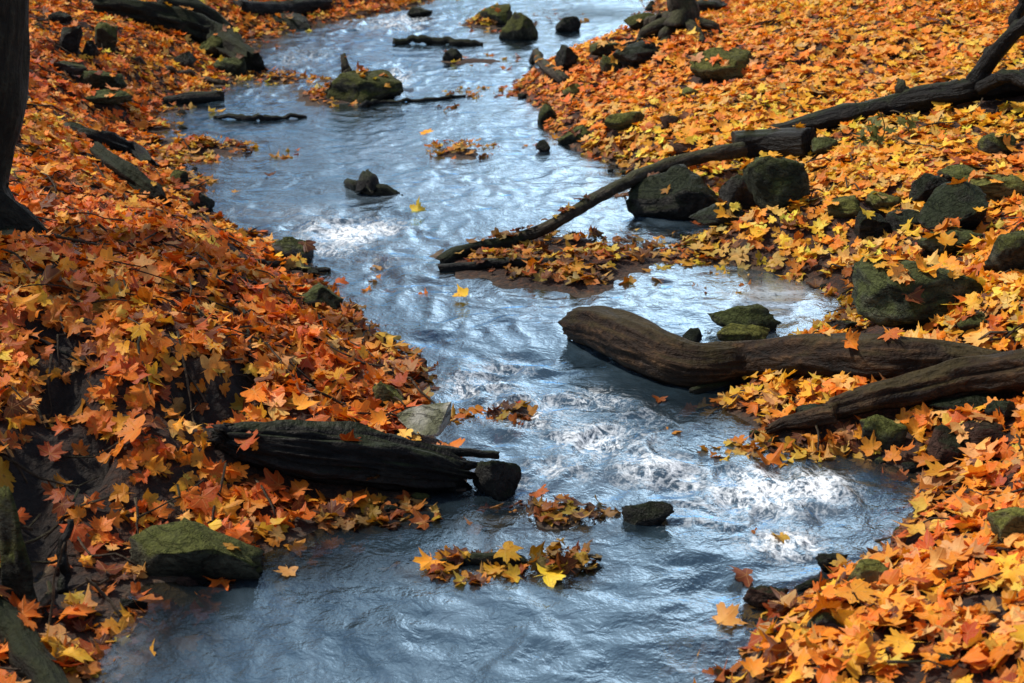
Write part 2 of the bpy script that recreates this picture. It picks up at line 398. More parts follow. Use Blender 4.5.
def tube(pts, seed, n=60, seg=20, ridge=.12, knob=.12, jag=.5, square=0.0, crook=1.0, grain=3.2, origin=(0, 0, 0)):
    """pts: x, y, z, radius -> V, quads/tris, bark coordinates"""
    C = catmull(pts, n); P, r = C[:, :3].copy(), np.maximum(C[:, 3], .001)
    l0 = np.concatenate([[0], np.cumsum(np.linalg.norm(np.diff(P, axis=0), axis=1))]); am = crook*np.where(r < .05, 1.0*r, .09*r)
    fq = .35/np.maximum(r.max(), .02)
    for q_ in range(3): P[:, q_] += am*fbm(l0*fq, 0*l0+q_*5.3, 0*l0, seed+61, 3)
    T = np.gradient(P, axis=0); T /= np.linalg.norm(T, axis=1)[:, None]
    up = np.array([0, 0, 1.]) if abs(T[0, 2]) < .9 else np.array([0, 1., 0])
    V, B = [], []; Ln = np.concatenate([[0], np.cumsum(np.linalg.norm(np.diff(P, axis=0), axis=1))])
    u = np.cross(T[0], up); u /= np.linalg.norm(u)
    th = np.arange(seg)*2*math.pi/seg; ca, sa = np.cos(th), np.sin(th); m = len(P)
    for i in range(m):
        u = u-T[i]*(u@T[i]); u /= np.linalg.norm(u); v = np.cross(T[i], u)
        f = 1+ridge*fbm(np.full(seg, Ln[i]*2.5), ca*grain, sa*grain, seed, 3)+knob*fbm(np.full(seg, Ln[i]*4/max(.3, r.max()*8)), ca*1.1, sa*1.1, seed+9, 2)
        if square: f = f*(1+square*(1/np.maximum(abs(ca), abs(sa))-1))
        rr = r[i]*f
        sh = 0
        if i in (0, m-1): sh = jag*r[i]*fbm(ca*2.5, sa*2.5, i*3.1, seed+31, 3)
        ring = P[i]+u*(rr*ca)[:, None]+v*(rr*sa)[:, None]
        if i in (0, m-1): ring = ring+T[i]*np.reshape(sh, (-1, 1))*(-1 if i == 0 else 1)
        V.append(ring); B.append(np.stack([np.full(seg, Ln[i]), ca*r[i], sa*r[i]], 1))
    V = np.vstack(V); B = np.vstack(B); q = []
    a = np.arange(seg); b = (a+1) % seg
    for i in range(m-1): q.append(np.stack([i*seg+a, i*seg+b, (i+1)*seg+b, (i+1)*seg+a], 1))
    q = np.vstack(q); t = []
    for (i, sg) in ((0, 1), (m-1, -1)):
        c = len(V); V = np.vstack([V, P[i]+T[i]*r[i]*(.12 if sg == 1 else -.12)]); B = np.vstack([B, [Ln[i], 0, 0]])
        t.append(np.stack([np.full(seg, c), i*seg+(b if sg == 1 else a), i*seg+(a if sg == 1 else b)], 1))
    return V-np.array(origin), q, np.vstack(t), B
def tube_obj(name, pts, mat, seed, parent=None, origin=(0, 0, 0), solid=True, **kw):
    V, q, t, B = tube(pts, seed, origin=origin, **kw)
    me = mesh_np(name, V, quads=q, tris=t); smooth(me); attr(me, 'bark', 'FLOAT_VECTOR', B)
    if solid: collect(V+np.array(origin), [tuple(x) for x in q])
    return obj(name, me, M[mat], parent, None if parent else origin)
def pxpath(path):
    """(px, py, radius in px, lift of the axis in radii or a height in m after '+') -> world points lying on the ground"""
    out = []
    for p in path:
        px, py, rp = p[:3]; e = p[3] if len(p) > 3 else .55
        q = hit(px, py); r = rp/F*dist(q)
        q = hit(px, py, e*r if not isinstance(e, str) else float(e)); r = rp/F*dist(q)
        out.append([q[0], q[1], q[2], r])
    return out
def log(name, label, cat, path, mat, seed, group=None, **kw):
    pts = pxpath(path); mid = pts[len(pts)//2]
    o = tube_obj(name, pts, mat, seed, None, (mid[0], mid[1], mid[2]-mid[3]), **kw)
    return tag(o, label, cat, group), pts

#                x0   y0   x1   y1
ROCKS = [
 (50,62,90,78,'grey','flat grey stone in leaves below the upper left mossy patch'),
 (60,30,84,56,'dark','dark stone beside the trunk in the upper left leaves'),
 (95,26,120,54,'mossy','upright mossy green stone under the dark fallen trunk'),
 (84,44,99,62,'dark','small dark pointed stone left of the upright mossy green stone'),
 (84,72,126,98,'green','rounded mossy stone right behind the low flat mossy stone'),
 (64,90,132,112,'green','long low mossy stone among upper left leaves'),
 (50,14,72,28,'dark','small dark stone highest beside the tree trunk'),
 (198,38,226,60,'mossy','green mossy stone by the yellow leaf under the dark trunk end'),
 (216,58,246,76,'green','mossy stone at the upper left waterline below the dark trunk'),
 (172,54,196,70,'dark','dark stone above the thin bare branch near the upper left shore'),
 (246,14,312,30,'dark','long dark bank stone under the highest left log'),
 (186,194,214,214,'dark','dark wet stone at the left waterline below the short mossy log'),
 (170,172,188,186,'mossy','small mossy stone above the left waterline by yellow leaves'),
 (268,238,312,264,'grey','grey stone behind the stick poking out from the left bank'),
 (300,286,343,312,'green','green mossy stone half in the water at the left bank'),
 (374,383,404,410,'olive','mossy lump of stone at the corner of the left bank'),
 (372,338,394,354,'brown','small leaf covered stone at the left water edge'),
 (392,418,463,448,'pale','pale wedge shaped stone behind the thin black plank'),
 (474,458,520,499,'dark','dark wet stone with a yellow leaf at the end of the black log'),
 (132,524,262,583,'mossy','large mossy boulder at the left pool edge'),
 (328,72,402,104,'mossy','mossy rock in the upper stream topped by a snag'),
 (476,6,512,26,'mossy','bright mossy rock leftmost of the upper midstream pair'),
 (500,14,538,40,'mossy','dark mossy rock rightmost of the upper midstream pair'),
 (556,18,580,32,'dark','low dark rock right of the mossy midstream pair'),
 (443,50,462,62,'dark','small dark stone below the floating upper log'),
 (645,2,656,10,'dark','tiny dark stone in far water at the top'),
 (405,8,432,18,'dark','dark wet stone at the far left shore leaf point'),
 (538,106,560,124,'green','small green stone at the right waterline below the broken branch'),
 (558,126,590,146,'mossy','mossy stone in yellow leaves at the right waterline'),
 (604,114,644,135,'olive','flat olive stone sunk in yellow leaves on the right bank'),
 (660,118,678,132,'brown','small brown stone beside the flat olive stone'),
 (562,86,586,98,'olive','flat olive stone just below the broken branch butt'),
 (555,48,578,72,'dark','dark upright stone next to the broken branch'),
 (590,44,622,60,'mossy','low mossy stone left of the squared dark block'),
 (614,44,658,70,'dark','squared dark block of stone on the upper right shore'),
 (600,58,620,76,'mossy','mossy stone in front of the squared dark block'),
 (624,14,662,32,'mossy','mossy shore stone below the root stump'),
 (690,52,752,86,'olive','pointed mossy stone alone in the upper right leaves'),
 (682,90,698,100,'olive','small flat stone below the pointed mossy stone'),
 (690,0,728,16,'dark','dark mossy stone beside the root stump at the top'),
 (626,165,724,220,'dark','broad dark rock under the long bare branch'),
 (672,143,698,158,'brown','pointed brown stone poking up behind the long bare branch'),
 (718,176,756,220,'dark','dark block left of the angular green stone'),
 (744,158,806,215,'green','angular green stone below the black log end'),
 (690,206,742,234,'dark','low wet black stone at the inlet'),
 (812,140,838,158,'green','green stone just right of the black timber block'),
 (826,200,862,224,'olive','leaf coloured olive stone left of the dark bank stones'),
 (866,196,900,218,'olive','small olive stone at the back of the dark hollow'),
 (854,214,888,244,'dark','dark stone leftmost in the right bank hollow'),
 (886,214,926,236,'dark','long low dark stone left of the round black boulder'),
 (908,176,948,206,'dark','dark broken stone behind the round black boulder'),
 (940,168,990,188,'mossy','mossy stone highest of the right bank heap'),
 (964,176,1022,208,'olive','yellow green mossy stone right of the round black boulder'),
 (978,136,1014,162,'mossy','mossy stone under the forked branch at right'),
 (916,228,978,262,'green','green stone wedged under the round black boulder'),
 (984,234,1034,280,'mossy','mossy brown boulder at the right frame edge above the logs'),
 (872,260,930,300,'dark','dark shelf of stone left of the large green boulder'),
 (938,282,978,302,'olive','small olive stone right of the large green boulder'),
 (955,318,990,342,'mossy','mossy stone in leaves behind the big driftwood log'),
 (826,322,856,338,'grey','small grey stone where the pond meets the big log'),
 (710,306,778,336,'green','rounded green stone in the pond behind the big log'),
 (716,326,768,346,'olive','pale mossy stone against the back of the big log'),
 (676,332,702,348,'dark','small dark stone behind the big log in the water'),
 (846,270,876,290,'brown','brown stone at the pond shore beside the green boulder'),
 (858,417,902,456,'mossy','round mossy stone below the second log'),
 (922,432,962,474,'brown','reddish brown pointed stone at the right water edge'),
 (958,424,1006,452,'brown','brown stone right of the reddish pointed stone'),
 (930,398,1010,420,'dark','dark slab of rotten stone beneath the second log'),
 (796,408,826,430,'dark','dark stone beneath the tip of the second log'),
 (988,505,1040,548,'olive','olive boulder at the right frame edge below the logs'),
 (848,564,890,592,'olive','flat brown olive stone at the lower right shore'),
 (815,556,846,574,'dark','wet dark stone at the lower right shore point'),
 (744,588,786,612,'brown','wet brown stone leftmost of the lower right shore'),
 (806,618,844,642,'grey','flat grey stone in yellow leaves at the lower right'),
 (985,406,1012,430,'dark','dark stone under the butt of the second log'),
 (930,660,952,672,'grey','small grey stone in the nearest lower right leaves'),
 (622,504,672,528,'dark','dark wave washed stone in the middle of the lower stream'),
 (536,142,550,152,'dark','tiny leaf capped stone right of the midstream leaf raft'),
 (0,500,40,610,'mossy','dark mossy hummock at the lower left frame edge'),
]
BOULDERS = [
 (914,188,986,248,'dark','round black boulder on the right bank heap',16),
 (850,258,974,336,'green','large green boulder above the big driftwood log',13),
]
for i, (a, b, c, d, mt, lab) in enumerate(ROCKS):
    big = (c-a) > 90
    rock(a, b-(14 if mt == 'pale' else 0), c, d, mt, lab, 100+i*7, sink=.04 if mt == 'pale' else .14, name='boulder' if ('boulder' in lab.split(' at ')[0] and 'under' not in lab and 'behind' not in lab and 'of the' not in lab and 'beside' not in lab) else 'stone', facets=12)
for i, (a, b, c, d, mt, lab, fc) in enumerate(BOULDERS):
    rock(a, b, c, d, mt, lab, 905+i*13, name='boulder', facets=fc, sink=.1)

LOGF[0] = len(BVHF)
# --- logs
o, p = log('driftwood_log', 'big smooth brown driftwood log lying out over the water', 'log',
    [(575,327,15,.9),(586,328,19,.9),(610,333,23,.95),(650,350,25,.9),(695,366,23,.85),(750,362,20,.8),(820,358,23,.7),(880,362,25,.6),(945,363,20,.5),(1012,366,9,.4)], 'wood', 41, n=150, seg=60, ridge=.085, knob=.11, jag=.5, grain=5.0, crook=.4)
o, p = log('curved_branch', 'thin curved dark branch pressed against the big log', 'branch', [(692,393,4),(735,381,6),(778,369,6),(820,366,4)], 'mosslog', 42, n=50, seg=14, crook=.15)
o, p = log('driftwood_log', 'second tapering brown log slanting up to the right frame edge', 'log',
    [(766,432,4,2),(800,421,8,1.7),(850,404,12,1.6),(910,390,16,1.4),(970,378,19,1.3),(1045,368,22,1.2)], 'wood', 43, n=110, seg=40, ridge=.14, knob=.14, grain=5.0)
o, p = log('bare_branch', 'long bare branch reaching from the leaf island up to the black timber', 'branch',
    [(508,241,6,'.03'),(535,233,6,'.07'),(565,217,6,'.15'),(605,193,6.5,'.22'),(650,172,7,'.25'),(700,158,7.5,'.24'),(742,150,7.5,'.2')], 'bark', 44, n=90, seg=18, crook=.15, ridge=.08)
o, p = log('timber_block', 'short square ended block of black timber on the fallen trunk', 'timber', [(734,147,14,.8),(770,146,14,.8),(810,144,14,.8)], 'char', 45, n=30, seg=28, crook=.15, ridge=.06, knob=.03, jag=.12, square=.7)
tp = pxpath([(772,134,7,1.3),(830,119,10,1.1),(900,104,11,1.1),(960,92,12,1.2),(1000,86,12,1.2),(1050,80,13,1.2)])
t = empty('fallen_trunk', (tp[3][0], tp[3][1], tp[3][2]-tp[3][3]), 'black fallen trunk with forked branches crossing the upper right bank', 'fallen tree')
org = tuple(t.location)
tube_obj('trunk', tp, 'char', 46, t, org, n=90, seg=24, ridge=.12)
b0 = tp[3]
def up_at(px, py, Y, r=.0):                      # a point above the ground at depth Y along the view axis
    d = ray(px, py); return [d[0]*Y, d[1]*Y, H+d[2]*Y, r]
Yb = dist(np.array(b0[:3]))
tube_obj('branch', [up_at(966,90,Yb,.075), up_at(984,70,Yb-.1,.07), up_at(1003,44,Yb-.25,.06), up_at(1036,14,Yb-.4,.05)], 'char', 47, t, org, n=40, seg=14)
tube_obj('branch', [up_at(978,76,Yb,.05), up_at(992,52,Yb,.05), up_at(1012,30,Yb,.045), up_at(1030,-6,Yb,.04)], 'char', 48, t, org, n=40, seg=12)
tube_obj('branch', [up_at(980,88,Yb-.15,.05), up_at(1003,78,Yb-.35,.05), up_at(1040,84,Yb-.6,.04)], 'char', 49, t, org, n=30, seg=12)
q0 = hit(908,116); Ys = dist(q0)
tube_obj('wood_splinter', [up_at(910,117,Ys,.07), up_at(907,100,Ys,.065), up_at(901,78,Ys,.03)], 'bark', 50, None, (0, 0, 0), n=16, seg=9, jag=1.2)
o = bpy.data.objects['wood_splinter']; tag(o, 'upright splinter of wood standing against the black fallen trunk', 'splinter')
o, p = log('charred_log', 'thick rough black log lying across the left water edge', 'log',
    [(219,438,10,1.5),(255,446,20,1.2),(320,455,25,1.15),(385,463,24,1.1),(430,470,20,1.0),(458,476,14,1.0)], 'char', 51, n=150, seg=72, ridge=.26, knob=.10, jag=1.6, grain=7.0)
o, p = log('black_plank', 'thin black plank in front of the pale wedge stone', 'plank', [(372,441,4,'.12'),(430,450,5,'.12'),(498,455,4,'.08')], 'char', 52, n=40, seg=12, crook=.15, square=.6, ridge=.15)
log('floating_log', 'slim log lying across the far midstream water', 'log', [(397,43,3,.6),(440,42,4.2,.6),(484,45,2.6,.5)], 'mosslog', 53, n=30, seg=12)
log('dead_stick', 'curved dark stick trailing right from the snag topped rock', 'stick', [(362,106,2.6),(385,102,2.4),(420,101,2.2),(464,96,1.8)], 'char', 54, n=30, seg=8)
log('dead_stick', 'flat dark stick lying in shallow water at the upper left', 'stick', [(212,118,2),(255,119,3.2),(306,117,2)], 'char', 55, n=30, seg=8)
log('short_log', 'short black log at the upper left waterline', 'log', [(166,102,4),(190,99,7),(224,97,6)], 'char', 56, n=30, seg=14)
log('bare_branch', 'thin bare branch lying on leaves at the upper left', 'branch', [(112,52,2.2,1),(150,65,2.8,1),(190,76,3,1),(224,82,2.6,1)], 'twig', 57, n=40, seg=10)
log('dead_log', 'black log upper of the two short logs on the left bank', 'log', [(69,130,6),(98,141,10),(128,154,11),(151,167,8)], 'char', 58, n=60, seg=32, ridge=.28, knob=.2, grain=5.0, jag=1.2)
log('mossy_log', 'mossy green log lower of the two short logs on the left bank', 'log', [(94,152,7),(122,173,12),(146,190,12),(162,204,7)], 'mosslog', 59, n=60, seg=32, ridge=.3, knob=.22, grain=5.0, jag=1.2)
o, p = log('fallen_trunk', 'dark mossy fallen trunk running down to the water at the top left', 'fallen tree', [(92,6,11),(130,14,13),(175,24,15),(215,42,17),(252,64,12)], 'mosslog', 60, n=90, seg=40, ridge=.28, knob=.2, grain=5.0)
log('mossy_log', 'short mossy log resting on the dark trunk at the top left', 'log', [(160,2,6,1.8),(195,10,10,1.8),(228,32,9,1.6)], 'mosslog', 61, n=30, seg=16)
log('dead_log', 'dark log at the far left shore along the top edge', 'log', [(240,8,8),(280,10,9),(326,4,8)], 'char', 62, n=30, seg=16)
log('dead_stick', 'dark stick poking over the water from the left bank', 'stick', [(248,262,2.5),(285,266,3.5),(331,269,2.6,1.6)], 'char', 63, n=30, seg=9)
log('broken_branch', 'stubby broken branch on the right shore leaf point', 'branch', [(534,56,4,1.6),(548,68,5.5,1.2),(566,82,6,.6)], 'bark', 64, n=24, seg=12, jag=.9)
log('board', 'dark mossy board holding back the leaf island', 'board', [(440,262,5,.5),(460,254,8,.5),(500,245,8,.5),(524,240,6,.5)], 'mosslog', 65, n=30, seg=14, crook=.15, square=.5)
log('dark_stick', 'straight dark stick along the front of the leaf island', 'stick', [(440,269,5,.5),(500,264,5,.8),(556,262,4,.8)], 'char', 66, n=30, seg=10, crook=.15)
log('mossy_stick', 'mossy stick end poking from the lower leaf raft', 'stick', [(436,564,3,.4),(480,561,6,.6),(520,561,8,.6)], 'mosslog', 67, n=30, seg=14, jag=.3)
# snag in mid stream
sp_ = pxpath([(348,182,4,.8),(372,190,7,.6),(404,192,5,.3)])
t = empty('driftwood_snag', (sp_[1][0], sp_[1][1], 0), 'small dark driftwood snag alone in the upper midstream', 'driftwood')
og = tuple(t.location); Y0 = dist(np.array(sp_[1][:3]))
tube_obj('stem', sp_, 'mosslog', 68, t, og, n=30, seg=14, ridge=.3, knob=.3)
tube_obj('stub', [up_at(368,192,Y0,.09), up_at(369,180,Y0,.075), up_at(366,171,Y0,.03)], 'char', 69, t, og, n=16, seg=12, ridge=.3, jag=1)
q = hit(347,88); Y0 = dist(q)
o = tube_obj('wood_stub', [up_at(350,86,Y0,.09), up_at(347,72,Y0,.06), up_at(346,53,Y0,.03)], 'bark', 70, None, (0, 0, 0), n=16, seg=10, jag=1)
tag(o, 'pale wood stub standing on the mossy rock in the upper stream', 'stub')
# root stump at the top right
q = hit(678,34); Y0 = dist(q)
t = empty('root_stump', tuple(q), 'brown root stump with spreading roots at the top right shore', 'stump'); og = tuple(q)
tube_obj('stump', [up_at(676,32,Y0,.22), up_at(684,14,Y0,.13), up_at(680,2,Y0,.12), up_at(690,-10,Y0,.07)], 'bark', 71, t, og, n=20, seg=16, ridge=.3, knob=.3)
for k, (x, y, x2, y2) in enumerate([(672,22,636,44),(684,22,722,36),(676,24,660,48),(680,20,700,44),(672,20,648,30)]):
    e = hit(x2, y2, .02); tube_obj('root', [up_at(x,y,Y0,.07), [*(np.array(up_at((x+x2)/2,(y+y2)/2-3,Y0)[:3])*.5+.5*np.array([e[0], e[1], e[2]+.1])), .055], [*e, .03]], 'bark', 72+k, t, og, n=18, seg=10, ridge=.25)
# lower left corner
log('dead_log', 'dark rotten log in the bottom left corner', 'log', [(-16,606,15,.6),(18,640,17,.6),(58,702,17,.6)], 'mosslog', 76, n=40, seg=18)
q = hit(66,590); Y0 = dist(q)
o = tube_obj('wood_stake', [up_at(66,594,Y0,.024), up_at(66,560,Y0,.022), up_at(67,521,Y0,.013)], 'char', 77, None, (0, 0, 0), n=16, seg=9); tag(o, 'upright dark stake of wood at the lower left bank', 'stake')
q = hit(48,640); Y0 = dist(q)
o = tube_obj('twig', [up_at(49,655,Y0,.006), up_at(51,600,Y0,.006), up_at(63,543,Y0-.1,.004)], 'twig', 78, None, (0, 0, 0), n=16, seg=6, solid=False); tag(o, 'thin upright twig beside the dark stake', 'twig')
log('twig', 'pale twig slanting from the lower left bank to the water', 'twig', [(87,578,1.6,'.14'),(104,597,1.8,'.08'),(123,619,1.8,'.02')], 'twig', 79, n=16, seg=6, solid=False)
log('root', 'knobbly pale root above the log in the bottom left corner', 'root', [(0,626,4,1.5),(34,620,4.5,1.8),(46,604,3.5,2.2),(50,585,2.5,2)], 'twig', 80, n=30, seg=9, solid=False)
TW = [((150,262),(200,276),(250,290),(300,300),'longest thin root crossing above the left bank hollow'),
      ((185,270),(230,276),(275,290),(318,302),'lower thin root curving down to the green bank stone'),
      ((70,240),(120,252),(160,262),(196,268),'thin twig on the left bank just right of the tree base'),
      ((196,300),(206,330),(212,352),(220,372),'short hanging root in the left bank hollow'),
      ((240,300),(246,330),(250,352),(246,380),'hanging root nearest the water in the left bank hollow'),
      ((0,344),(30,338),(60,352),(80,368),'dark root crossing the hollow at the left frame edge'),
      ((880,130),(884,118),(890,106),(896,92),'thin pale twig leaning on the black fallen trunk'),
      ((24,92),(30,100),(36,112),(44,124),'thin stick leaning at the foot of the left tree'),
      ((888,236),(890,226),(889,220),(886,212),'thin pale twig in front of the dark bank hollow'),
      ((590,48),(620,46),(650,38),(668,34),'dark twig behind the squared dark block'),
      ((845,598),(868,590),(880,578),(886,560),'thin curved twig at the lower right shore'),
      ((800,640),(830,632),(850,610),(870,604),'thin twig in the nearest lower right leaves'),
      ((600,560),(585,557),(570,560),(556,558),'twig sticking out of the lower leaf raft')]
for k, (a, b, c, d, lab) in enumerate(TW):
    w = 1.9 if 'pale' not in lab else 1.1
    log('root' if 'root' in lab else 'twig', lab, 'root' if 'root' in lab else 'twig', [(*a, w, 2.4), (*b, w, 2.8), (*c, w*.9, 2.6), (*d, w*.6, 1.5)], 'twig' if 'pale' in lab else 'char', 200+k, n=26, seg=6, solid=False)

# ------------------------------------------------------------------ leaf shapes
HALF = [(0,1.0),(7,.82),(12,.86),(18,.70),(27,.56),(34,.72),(40,.77),(47,.96),(54,.80),(60,.79),(67,.62),(75,.56),(86,.68),(97,.78),(108,.64),(130,.46),(158,.28)]
HALF_LO = [(0,1.0),(14,.76),(27,.54),(46,.96),(60,.76),(75,.54),(97,.76),(130,.44)]
def outline(half):
    pts = [(a, r) for a, r in half]+[(180, .05)]+[(-a, r) for a, r in reversed(half) if a != 0]
    a = np.radians([p[0] for p in pts]); r = np.array([p[1] for p in pts])
    return np.stack([np.sin(a)*r, np.cos(a)*r], 1)
def leaf_templates(n, hi, seed):
    r = np.random.default_rng(seed); T = []
    for _ in range(n):
        o = outline(HALF if hi else HALF_LO); m = len(o)
        o = o*(1+.09*r.normal(size=(m, 1))*(np.linalg.norm(o, axis=1) > .3)[:, None])
        if hi is True:
            P = np.vstack([[[0, 0]], o*.5, o]); a = np.arange(m); b = (a+1) % m
            tr = np.stack([np.zeros(m, int), 1+b, 1+a], 1); qd = np.stack([1+a, 1+b, 1+m+b, 1+m+a], 1)
            tr = np.vstack([tr, np.stack([qd[:, 0], qd[:, 1], qd[:, 2]], 1), np.stack([qd[:, 0], qd[:, 2], qd[:, 3]], 1)])
        else:
            P = np.vstack([[[0, 0]], o]); a = np.arange(m); b = (a+1) % m
            tr = np.stack([np.zeros(m, int), 1+b, 1+a], 1)
        x, y = P[:, 0], P[:, 1]; rad = np.hypot(x, y); th = np.arctan2(x, y)
        k1, k2, k3 = r.normal(.10, .22), r.normal(.05, .20), abs(r.normal(0, .18))
        z = k1*x*x*1.2+k2*(y-.2)**2+k3*np.sin(th*r.integers(2, 5)+r.uniform(0, 6))*rad**1.5+.16*abs(x)*r.choice([1, 1, -.5])
        tw = r.normal(0, .25); z = z+tw*x*y
        V = np.stack([x, y, z], 1)
        if hi is True:                                     # the stalk
            b0 = len(V); bend = r.normal(0, .25); ln = r.uniform(.45, .8)
            st = np.array([[-.022, 0, .0], [.022, 0, .0], [bend*.5-.018, -ln*.55, .06], [bend*.5+.018, -ln*.55, .06], [bend, -ln, .02]])
            V = np.vstack([V, st]); tr = np.vstack([tr, [[b0, b0+1, b0+3], [b0, b0+3, b0+2], [b0+2, b0+3, b0+4]]])
        T.append((V-np.array([0, .3, 0]), tr, np.stack([V[:, 0], V[:, 1], V[:, 2]*0], 1)))
    return T
T_HI, T_MID, T_LO = leaf_templates(16, True, 3), leaf_templates(14, 'mid', 6), leaf_templates(12, False, 4)
PAL = np.array([(.80,.26,.018),(.86,.36,.025),(.88,.50,.035),(.66,.165,.012),(.44,.085,.012),(.84,.48,.13),(.90,.64,.08),(.16,.05,.014),(.60,.38,.12)])
PN = ['orange', 'amber', 'golden', 'russet', 'rust red', 'tan', 'yellow', 'brown', 'buff']
W_L = np.array([.29,.16,.06,.20,.10,.10,.02,.07,.02]); W_R = np.array([.19,.27,.18,.06,.025,.13,.06,.04,.045])
W_W = np.array([.08,.10,.14,.08,.05,.12,.08,.25,.10])
def frames(nrm, yaw):
    ref = np.stack([np.cos(yaw), np.sin(yaw), np.zeros_like(yaw)], 1)
    u = ref-nrm*(ref*nrm).sum(1)[:, None]; u /= np.linalg.norm(u, axis=1)[:, None]
    return u, np.cross(nrm, u)
def build_leaves(P, nrm, yaw, size, colr, hi, tsel):
    """V, tris, col, lf for the whole lot"""
    T = {True: T_HI, 'mid': T_MID, False: T_LO}[hi]; Vs, Fs, Cs, Ls = [], [], [], []; off = 0
    u, v = frames(nrm, yaw)
    for k in range(len(T)):
        m = np.where(tsel % len(T) == k)[0]
        if not len(m): continue
        V, tr, lf = T[k]; n = len(V)
        W = P[m][:, None]+size[m][:, None, None]*(V[None, :, 0:1]*u[m][:, None]+V[None, :, 1:2]*v[m][:, None]+V[None, :, 2:3]*nrm[m][:, None])
        Vs.append(W.reshape(-1, 3)); Fs.append((tr[None]+(off+np.arange(len(m))*n)[:, None, None]).reshape(-1, 3))
        shade = 1-.12*np.clip(lf[:, 0:1]**2+lf[:, 1:2]**2, 0, 1)
        Cs.append((colr[m][:, None]*shade[None]).reshape(-1, 3)); Ls.append(np.tile(lf, (len(m), 1))); off += len(m)*n
    return np.vstack(Vs), np.vstack(Fs), np.vstack(Cs), np.vstack(Ls)
def leaf_object(name, parts, origin=(0, 0, 0)):
    Vs, Fs, Cs, Ls = [], [], [], []; off = 0
    for V, Fc, C, Lf in parts:
        Vs.append(V-np.array(origin)); Fs.append(Fc+off); Cs.append(C); Ls.append(Lf); off += len(V)
    V = np.vstack(Vs); me = mesh_np(name, V, tris=np.vstack(Fs)); smooth(me)
    C = np.vstack(Cs); attr(me, 'col', 'FLOAT_COLOR', np.hstack([C, np.ones((len(C), 1))])); attr(me, 'lf', 'FLOAT_VECTOR', np.vstack(Ls))
    return obj(name, me, M['leaf'], None, origin)
def pick(w, n): return RNG.choice(len(PAL), n, p=w/w.sum())
def colour(idx): 
    c = PAL[idx]*RNG.uniform(.72, 1.18, (len(idx), 1)); c = c*(1+RNG.normal(0, .07, c.shape)); return np.clip(c*1.1, .004, .95)
def tiltn(base, sd):
    n = base+RNG.normal(0, sd, base.shape); n[:, 2] = np.maximum(n[:, 2], .12); return n/np.linalg.norm(n, axis=1)[:, None]
def gnormal(x, y):
    e = .06; gx = (bil(HG, x+e, y)-bil(HG, x-e, y))/(2*e); gy = (bil(HG, x, y+e)-bil(HG, x, y-e))/(2*e)
    n = np.stack([-gx, -gy, np.ones_like(gx)], 1); return n/np.linalg.norm(n, axis=1)[:, None]

# ------------------------------------------------------------------ scatter the fallen leaves
bvh = BVHTree.FromPolygons([tuple(v) for v in np.vstack(BVHV)], BVHF)
N_S = 118000
_t = np.linspace(3.6, 24.5, 2000); _c = np.cumsum((_t*.345+1.3)*np.where(_t < 8, 1.25, np.where(_t < 13, 1.1, .95))); y = np.interp(RNG.random(N_S), _c/_c[-1], _t); x = RNG.uniform(-1, 1, N_S)*(y*.345+1.3)
s = bil(SG, x, y); k = bil(KG, x, y); g = bil(HG, x, y); ho = bil(HOG, x, y)
thin = fbm(x*1.1, y*1.1, 0, 55, 3)
keep = (g > .004) & (RNG.random(N_S) < np.clip(1.05-1.15*ho+.25*thin*ho, .06, 1)) & (RNG.random(N_S) < np.where(s < .15, .75, 1))
keep &= RNG.random(N_S) < np.clip(.98+.5*thin, .6, 1)
keep &= (s > -.02) | (g > .02)
under = (s < 0) & (s > -.55) & (g < .01) & (RNG.random(N_S) < .38*np.exp(s/.22)); drift = under & (RNG.random(N_S) < .05)
keep |= under
for (a_, b_, rx_, ry_, pr_) in ((428,446,40,12,.85),(380,490,60,10,.5)):
    keep &= ~((blob(np.stack([x, y], 1), a_, b_, rx_, ry_) < 1) & (RNG.random(N_S) < pr_))
x, y, s, k, g, ho, under, drift = (q_[keep] for q_ in (x, y, s, k, g, ho, under, drift))
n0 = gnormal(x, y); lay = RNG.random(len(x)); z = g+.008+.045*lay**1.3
z = np.where(under, g+.012, z); z = np.where(drift, .007, z)
nr = tiltn(np.where(drift[:, None], np.array([[0, 0, 1.]]), n0), np.where(under, .08, np.where(k > .5, .27, .22))[:, None]*np.ones((1, 3)))
ok = np.ones(len(x), bool); onrock = np.zeros(len(x), bool)
for i in range(len(x)):
    h = bvh.ray_cast(Vector((x[i], y[i], 6)), Vector((0, 0, -1)))
    if h[0] is not None and h[0].z > z[i]-.02:
        steep = abs(h[1].z)
        if h[0].z-g[i] < .035 or (steep > .7 and random.random() < (.2 if h[2] < LOGF[0] else .04)):
            z[i] = h[0].z+.012; nr[i] = np.array(h[1])*(1 if h[1].z > 0 else -1)+RNG.normal(0, .18, 3); nr[i] /= np.linalg.norm(nr[i]); onrock[i] = True
        else: ok[i] = False
x, y, z, k, lay, nr, s, ho = x[ok], y[ok], z[ok], k[ok], lay[ok], nr[ok], s[ok], ho[ok]
idx = np.where(k > .5, pick(W_L, len(x)), pick(W_R, len(x)))
ww = pick(W_W, len(x)); idx = np.where((s < .22) & (RNG.random(len(x)) < .6), ww, idx)
far = np.clip((y-13)/9, 0, 1); idx = np.where((RNG.random(len(x)) < far*.25), pick(W_L, len(x)), idx)
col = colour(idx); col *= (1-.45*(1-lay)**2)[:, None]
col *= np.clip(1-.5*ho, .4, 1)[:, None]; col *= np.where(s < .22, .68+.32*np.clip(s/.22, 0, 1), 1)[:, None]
col[:, 1] *= np.where(k > .5, 1.03, 1.06)
col[:, 1] *= np.where((k > .5) & (y < 9.5), .78, 1)
col[:, 1] *= np.where((k < .5) & (y > 11), 1-.16*np.clip((y-11)/4, 0, 1), 1)
